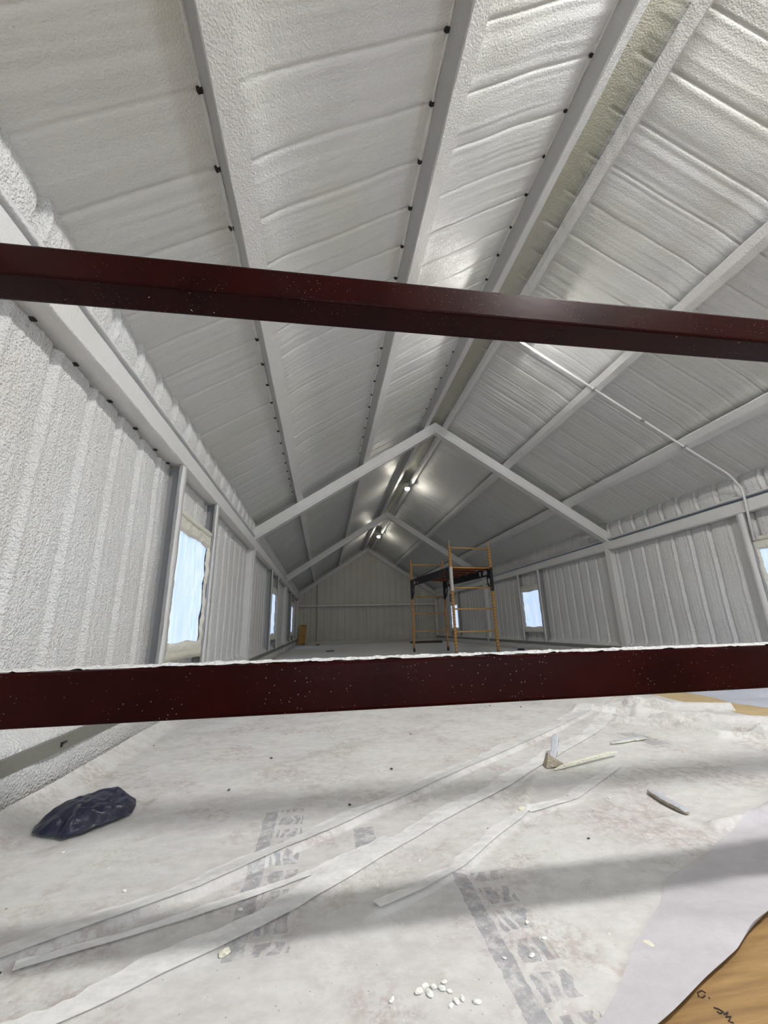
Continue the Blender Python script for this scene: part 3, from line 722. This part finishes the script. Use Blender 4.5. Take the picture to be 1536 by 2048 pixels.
# bluish crumpled sheet by the right wall
xs = np.linspace(0, 1, 150); ys = np.arange(1.6, 6.30, 0.02)
S_, Y = np.meshgrid(xs, ys, indexing='ij')
X = 3.02 + 0.05 * np.sin(Y * 4) + 0.02 * np.sin(Y * 13) + (XR - 0.04 - 3.1) * S_
Z = 0.012 + 0.05 * np.abs(vnoise(411, X * 2.2, Y * 2.6 + X)) * np.clip(S_ * 6, 0, 1) + 0.03 * np.abs(vnoise(412, X * 6, Y * 4)) * np.clip(S_ * 6, 0, 1)
o = link('plastic_sheet', grid_mesh('plastic_sheet', np.stack([X, Y, Z], -1)), FILM_BLUE, smooth=True)
tag(o, 'crumpled bluish plastic sheet lying along the foot of the right wall', 'plastic sheet')
# bare plywood strip between the two sheets
o = MB().box((2.90, 4.0, 0.006), (0.42, 4.6, 0.010)).build('plywood_strip', WOOD_PALE, bevel=.002)
tag(o, 'bare tan plywood strip between the white and the bluish plastic sheets', 'plywood')

# ------------------------------------------------------------------ rolling scaffold
YEL = mat('scaffold_yellow', (0.50, 0.22, 0.025), 0.5)
t = NT(YEL); v = t.coord(); n = t.noise(v, 9, 4, 0.65)
c_ = t.mix(t.ramp(n, [(0.4, 0.0), (0.65, 1.0)]), (0.52, 0.24, 0.03), (0.38, 0.20, 0.06))
wh = t.noise(v, 45, 3, 0.6); c_ = t.mix(t.ramp(wh, [(0.60, 0.0), (0.68, 0.6)]), c_, (0.6, 0.55, 0.45))
YRUNG = mat('scaffold_rung', (0.48, 0.27, 0.07), 0.5)
t.link(c_, t.b.inputs['Base Color'])
ORANGE = mat('scaffold_orange', (0.20, 0.05, 0.02), 0.5)
YPOST = YEL.copy(); YPOST.name = 'scaffold_post'; t = NT(YPOST)
tc = t.new('ShaderNodeTexCoord'); sx = t.new('ShaderNodeSeparateXYZ'); t.link(tc.outputs['Object'], sx.inputs[0])
fz = t.math('MULTIPLY', t.math('SUBTRACT', t.math('FRACT', t.math('MULTIPLY', sx.outputs[2], 1 / 0.06)), 0.5), 0.06)
rx = t.math('MINIMUM', t.math('ABSOLUTE', sx.outputs[0]), t.math('ABSOLUTE', sx.outputs[1]))
rr_ = t.math('SQRT', t.math('ADD', t.math('MULTIPLY', fz, fz), t.math('MULTIPLY', rx, rx)))
hole = t.math('LESS_THAN', rr_, 0.0095)
old = [l for l in t.l if l.to_socket == t.b.inputs['Base Color']][0].from_socket
t.link(t.mix(hole, old, (0.01, 0.008, 0.006)), t.b.inputs['Base Color'])
PALE = mat('pale_sleeve', (0.55, 0.53, 0.48), 0.5)

W, Ls = 0.87, 2.28
root = empty('rolling_scaffold', (2.43, 7.55, 0), math.atan2(0.30, 2.26))
tag(root, 'yellow rolling scaffold tower with black platform trusses, far right of centre', 'scaffold')
RZ = (0.485, 0.90, 1.30, 1.69, 2.08)
for iy, yy in enumerate((0, Ls)):
    for ix, xx in enumerate((0, W)):
        p = MB(); p.sweep([(-.02, -.02), (.02, -.02), (.02, .02), (-.02, .02)], (0, 0, -1.02), (0, 0, 0.97), (1, 0, 0), (0, 1, 0), 1)
        q = p.build('post', YPOST, root, bevel=.004); q.location = (xx, yy, 1.13)
        MB().tube([(0, 0, 0), (0, 0, 0.05), (0, 0, 0.13)], [.015, .013, .006], 10).build('spigot', YEL, q).location = (0, 0, 0.96)
        # sleeve carrying the platform
        m_ = PALE if (ix == 0 and iy == 0) else BLACK
        sl = MB(); sl.sweep([(-.026, -.026), (.026, -.026), (.026, .026), (-.026, .026)], (xx, yy, 1.24), (xx, yy, 1.70), (1, 0, 0), (0, 1, 0), 1)
        q = sl.build('sleeve', m_, root, bevel=.003)
        # curved gusset
        d = 1 if iy == 0 else -1
        br = [(xx, yy + d * 0.02, 1.26), (xx, yy + d * 0.10, 1.33), (xx, yy + d * 0.16, 1.40), (xx, yy + d * 0.15, 1.56)]
        MB().tube(fillet(br, 0.04), 0.014, 8).build('bracket', BLACK, root, smooth=True)
        # caster
        c = MB(); c.box((xx - .020, yy, 0.078), (0.005, 0.035, 0.07)).box((xx + .020, yy, 0.078), (0.005, 0.035, 0.07)).box((xx, yy, 0.114), (0.05, 0.05, 0.008))
        q = c.build('caster', BLACK, root)
        wv_ = MB().tube([(xx - .014, yy, 0.058), (xx + .014, yy, 0.058)], 0.040, 20).build('wheel', RUBBER, q, bevel=.004)
    for k, z in enumerate(RZ):
        MB().tube([(0.02, yy, z), (W - 0.02, yy, z)], 0.015, 10).build('rung', YRUNG, root, smooth=True)
for xx in (-0.012, W + 0.012):
    tr = MB()
    for (z0_, z1_) in ((1.67, 1.705), (1.545, 1.575)):
        tr.box((xx, Ls / 2, (z0_ + z1_) / 2), (0.032, Ls - 0.04, z1_ - z0_))
    tr.box((xx, Ls / 2, 1.62), (0.020, Ls - 1.0, 0.11))
    for a in (0.38, Ls - 0.38): tr.box((xx, a, 1.62), (0.020, 0.07, 0.11))
    for a in (0.08, Ls - 0.08): tr.box((xx, a, 1.60), (0.026, 0.14, 0.20))
    tr.build('truss', BLACK, root, bevel=.002)
MB().box((W / 2, Ls / 2, 1.712), (W - 0.09, Ls - 0.06, 0.016)).build('deck', DECK_WOOD, root, bevel=.002)
for k in range(6):
    a = 0.18 + (Ls - 0.36) * k / 5
    MB().box((W / 2, a, 1.682), (W - 0.06, 0.045, 0.035)).build('deck_rib', ORANGE, root, bevel=.002)

# ------------------------------------------------------------------ bag and debris
BAGM = mat('navy_bag', (0.018, 0.020, 0.042), 0.32, 0.5); t = NT(BAGM); v = t.coord()
vo = t.voro(v, 120); spk = t.math('MULTIPLY', t.ramp(vo.outputs['Distance'], [(0.12, 1.0), (0.2, 0.0)]), t.ramp(t.noise(v, 14, 2), [(0.45, 0.0), (0.6, 0.7)]))
t.link(t.mix(spk, (0.012, 0.014, 0.040), (0.28, 0.29, 0.33)), t.b.inputs['Base Color'])
t.link(t.bump(t.noise(v, 30, 4, 0.6), 0.5, 0.004), t.b.inputs['Normal'])
def bag():
    out = [(-0.884, 1.612), (-0.905, 1.66), (-0.895, 1.72), (-0.84, 1.785), (-0.775, 1.835), (-0.72, 1.862), (-0.672, 1.825), (-0.645, 1.76), (-0.634, 1.70), (-0.665, 1.655), (-0.70, 1.615), (-0.725, 1.575), (-0.765, 1.552), (-0.80, 1.575), (-0.84, 1.588)]
    cx = sum(p[0] for p in out) / len(out); cy = sum(p[1] for p in out) / len(out)
    n = 96; P = []
    for i in range(n):
        k = i / n * len(out); a, b = out[int(k) % len(out)], out[(int(k) + 1) % len(out)]; tt_ = k - int(k)
        P.append((a[0] + (b[0] - a[0]) * tt_ - cx, a[1] + (b[1] - a[1]) * tt_ - cy))
    R = 26; V = np.zeros((n + 1, R, 3))
    for i in range(n + 1):
        for j in range(R):
            s_ = j / (R - 1); x, y = P[i % n]
            k = 1 - s_
            V[i, j, 0] = cx + x * k * (1 - 0.02 * math.sin(3 * s_)); V[i, j, 1] = cy + y * k
            V[i, j, 2] = 0.014 + 0.052 * (1 - k ** 3.0)
    X, Y = V[:, :, 0], V[:, :, 1]
    d1_, s1_ = seg_d(X, Y, [(-0.80, 1.55), (-0.80, 1.62), (-0.75, 1.66), (-0.70, 1.70), (-0.70, 1.77)])
    d2_, _ = seg_d(X, Y, [(-0.86, 1.60), (-0.78, 1.62), (-0.70, 1.64)])
    d3_, _ = seg_d(X, Y, [(-0.88, 1.66), (-0.80, 1.74), (-0.70, 1.83)])
    k = np.clip((V[:, :, 2] - 0.014) / 0.03, 0, 1)
    V[:, :, 2] += k * (0.012 * np.exp(-(d3_ / 0.02) ** 2) - 0.012 * np.exp(-(d1_ / 0.012) ** 2) + 0.008 * np.exp(-(d2_ / 0.008) ** 2) + 0.006 * vnoise(501, X * 30, Y * 34) + 0.003 * vnoise(502, X * 80, Y * 70))
    V[:, 0, 2] += 0.003 * vnoise(503, X[:, 0] * 60, Y[:, 0] * 60) + .002
    o = link('plastic_bag', grid_mesh('plastic_bag', V), BAGM, smooth=True)
    tag(o, 'crumpled dark navy plastic bag lying on the dusty sheet near the left wall', 'bag')
bag()

SCRAP_G = foam_mat('scrap_grey', (0.50, 0.52, 0.55), (0.56, 0.57, 0.58), 0.6, 0.6)
SCRAP_C = foam_mat('scrap_cream', (0.72, 0.70, 0.58), (0.66, 0.64, 0.52), 0.7, 0.8)
SCRAP_T = foam_mat('scrap_tan', (0.42, 0.36, 0.28), (0.50, 0.45, 0.36), 0.7, 0.8)
def trimmed(name, p0, p1, w_, h, ms, label, seed, parent=None, twist=0.0):
    """a torn strip of foam trimming between two points; bottom cream, skin grey"""
    p0, p1 = Vector(p0), Vector(p1); d = (p1 - p0); L = d.length; d.normalize(); rr = random.Random(seed)
    sd = Vector((d.y, -d.x, 0)).normalized(); up = sd.cross(d)
    if up.z < 0: up = -up
    mb = MB(); n = 18; b = 0; prof = [(-.5, 0), (.5, 0), (.5, .75), (.2, 1.0), (-.3, .95), (-.5, .7)]
    for i in range(n + 1):
        tt_ = i / n; end = min(1, 0.45 + 4 * min(tt_, 1 - tt_)); q = p0 + d * (L * tt_) + sd * 0.10 * w_ * math.sin(tt_ * 5 + seed)
        for (a, c) in prof:
            mb.v.append(q + sd * (a * w_ * end * (1 + rr.uniform(-.12, .12))) + up * (c * h * end * (1 + rr.uniform(-.1, .1))))
    k = len(prof)
    for i in range(n):
        for j in range(k):
            j2 = (j + 1) % k
            mb.f.append([i * k + j, i * k + j2, (i + 1) * k + j2, (i + 1) * k + j]); mb.mi.append(1 if j in (2, 3, 4) else 0)
    mb.f.append(list(range(k))[::-1]); mb.f.append([n * k + j for j in range(k)]); mb.mi += [0, 0]
    o = mb.build(name, ms, parent)
    if label: tag(o, label, 'foam scrap')
    return o
z = 0.016
trimmed('foam_scrap', (0.952, 1.768, z), (1.331, 1.890, z + .01), 0.012, 0.013, [SCRAP_C, SCRAP_C], 'long cream foam trimming, the longest scrap on the near sheet', 3)
o = trimmed('foam_scrap', (0.958, 1.800, z + .002), (1.098, 1.985, z + 0.075), 0.030, 0.012, [SCRAP_T, SCRAP_G], 'grey upturned foam trimming propped behind the long cream one', 5)
q = MB(); q.v = [Vector(p) for p in ((0.935, 1.80, z), (1.03, 1.80, z), (0.955, 1.81, z + .05), (0.94, 1.84, z), (1.02, 1.83, z + .004), (0.96, 1.835, z + .048))]
q.f = [[0, 1, 2], [3, 5, 4], [0, 3, 4, 1], [1, 4, 5, 2], [0, 2, 5, 3]]; q.mi = [0] * 5
tag(q.build('torn_flap', SCRAP_T, o), 'tan torn end')
trimmed('foam_scrap', (1.428, 2.062, z), (1.655, 2.100, z), 0.026, 0.011, [SCRAP_C, SCRAP_G], 'short grey-topped foam trimming farthest from the camera, near the sheet folds', 8)
trimmed('foam_scrap', (1.155, 1.500, z), (1.135, 1.320, z), 0.028, 0.013, [SCRAP_T, SCRAP_G], 'grey foam trimming with a dark torn edge, pointing towards the camera', 12)

def crumb_mesh(seed, sz, flat=0.5):
    rr = random.Random(seed); bm = bmesh.new(); bmesh.ops.create_icosphere(bm, subdivisions=2, radius=1)
    for v_ in bm.verts:
        k = 1 + rr.uniform(-.22, .22); v_.co = Vector((v_.co.x * sz * 1.25 * k, v_.co.y * sz * 0.85 * k, v_.co.z * sz * flat * k))
    me = bpy.data.meshes.new('foam_crumb'); bm.to_mesh(me); bm.free(); return me
CRW = mat('crumb_white', (0.80, 0.80, 0.76), 0.7); CRC = mat('crumb_cream', (0.70, 0.68, 0.55), 0.8); CRD = mat('crumb_dark', (0.06, 0.06, 0.06), 0.7)
def fh(x, y): return float(film_h(np.array([x]), np.array([y]))[0])
meW = [crumb_mesh(k, 0.0085) for k in range(4)]
for m_ in meW: m_.materials.append(CRW)
meC = [crumb_mesh(k + 9, 0.010) for k in range(3)]
for m_ in meC: m_.materials.append(CRC)
meD = [crumb_mesh(k + 19, 0.006) for k in range(2)]
for m_ in meD: m_.materials.append(CRD)
def crumb(mesh, x, y, s_, label, group, cat='crumb'):
    o = bpy.data.objects.new('foam_crumb', mesh); C.objects.link(o)
    o.location = (x, y, fh(x, y) + 0.0035 * s_); o.rotation_euler = (0, 0, random.uniform(0, 6.28)); o.scale = (s_, s_, s_)
    tag(o, label, cat, group)
cl = [(0.121, 0.847), (0.18, 0.862), (0.195, 0.858), (0.215, 0.865), (0.219, 0.846), (0.213, 0.819), (0.224, 0.826), (0.236, 0.829), (0.257, 0.82), (0.208, 0.852), (0.168, 0.853), (0.185, 0.846)]
for k, (x, y) in enumerate(cl): crumb(meW[k % 4], x, y, random.uniform(.45, .75), 'white foam crumb in the loose cluster on the sheet nearest the camera', 'white crumb cluster at the bottom of the photo')
big = [(0.65, 1.449, 1.25, 'cream foam lump beside the long fold, near the middle of the sheet'), (-0.177, 1.003, 1.0, 'cream foam lump between the two long folds, lower left'),
       (0.618, 0.875, 0.9, 'cream foam lump by the smooth margin of the sheet, lower right')]
for k, (x, y, s_, lb) in enumerate(big): crumb(meC[k], x, y, s_, lb, None)
sm = [(0.26, 1.24), (0.137, 1.155), (0.422, 0.972), (0.339, 0.897), (0.391, 0.893), (1.583, 1.557), (0.988, 1.483), (0.723, 0.937), (1.239, 1.602), (-0.171, 1.125), (-0.44, 1.455), (-0.547, 1.36), (-0.715, 1.47), (0.842, 1.38), (1.856, 1.907), (-0.064, 1.906), (0.435, 0.928)]
for k in range(26): sm.append((random.uniform(-0.6, 1.7), random.uniform(1.15, 2.6)))
for k, (x, y) in enumerate(sm):
    if y < float(y_near(np.array(x))) + 0.05: continue
    crumb(meW[k % 4], x, y, random.uniform(.25, .6), 'tiny white foam crumb scattered on the dusty sheet', 'scattered white crumbs on the near sheet')
for (x, y) in [(1.251, 3.168), (1.443, 3.054), (-0.90, 2.6), (-0.239, 2.242), (0.3, 1.95), (-0.35, 1.85), (0.1, 1.62), (0.75, 1.25), (0.5, 2.5)]:
    crumb(meD[0], x, y, random.uniform(.6, 1.1), 'tiny dark speck of debris on the dusty sheet', 'dark specks on the near sheet')
for k, (x, y, lb) in enumerate(((-0.78, 16.9, 'small dark offcut on the far floor beside the yellow wooden frame'), (-0.215, 16.1, 'small dark offcut on the far floor below the left stud of the end wall'),
                                (0.181, 11.4, 'flat dark offcut lying alone in the middle of the far floor'), (4.55, 9.3, 'small dark block on the floor below the right window'))):
    o = MB().box((0, 0, 0.025), (0.13, 0.09, 0.04) if k != 2 else (0.22, 0.07, 0.02)).build('offcut', BLACK, bevel=.006); o.location = (x, y, 0.005); tag(o, lb, 'offcut')

# yellow wooden frame leaning at the far left
root = empty('wooden_frame', (-0.87, 17.15, 0.0), 0.1); tag(root, 'small yellow wooden frame leaning by the farthest left window', 'wooden frame')
Rl = Matrix.Rotation(0.10, 3, 'Y') @ Matrix.Rotation(-0.12, 3, 'X')
for x in (-0.12, 0.12): MB().box(Rl @ Vector((x, 0, 0.39)) + Vector((0, 0, .01)), (0.035, 0.09, 0.74), Rl).build('stile', YELLOW_WOOD, root, bevel=.003)
for z_ in (0.03, 0.39, 0.75): MB().box(Rl @ Vector((0, 0, z_)) + Vector((0, 0, .01)), (0.27, 0.085, 0.035), Rl).build('cross_piece', YELLOW_WOOD, root, bevel=.003)
MB().box(Rl @ Vector((0, 0.03, 0.39)) + Vector((0, 0, .01)), (0.22, 0.012, 0.70), Rl).build('panel', YELLOW_WOOD, root)
# planks on the far right floor
for k, (x0, y0, x1, y1) in enumerate(((3.15, 15.2, 4.3, 14.9), (3.3, 15.6, 4.5, 15.75))):
    o = MB().bar((x0, y0, 0.04 + k * 0.0), (x1, y1, 0.04), 0.14, 0.045).build('plank', DECK_WOOD, bevel=.004)
    tag(o, ('nearer' if k == 0 else 'farther') + ' reddish plank lying on the far floor behind the scaffold', 'plank')
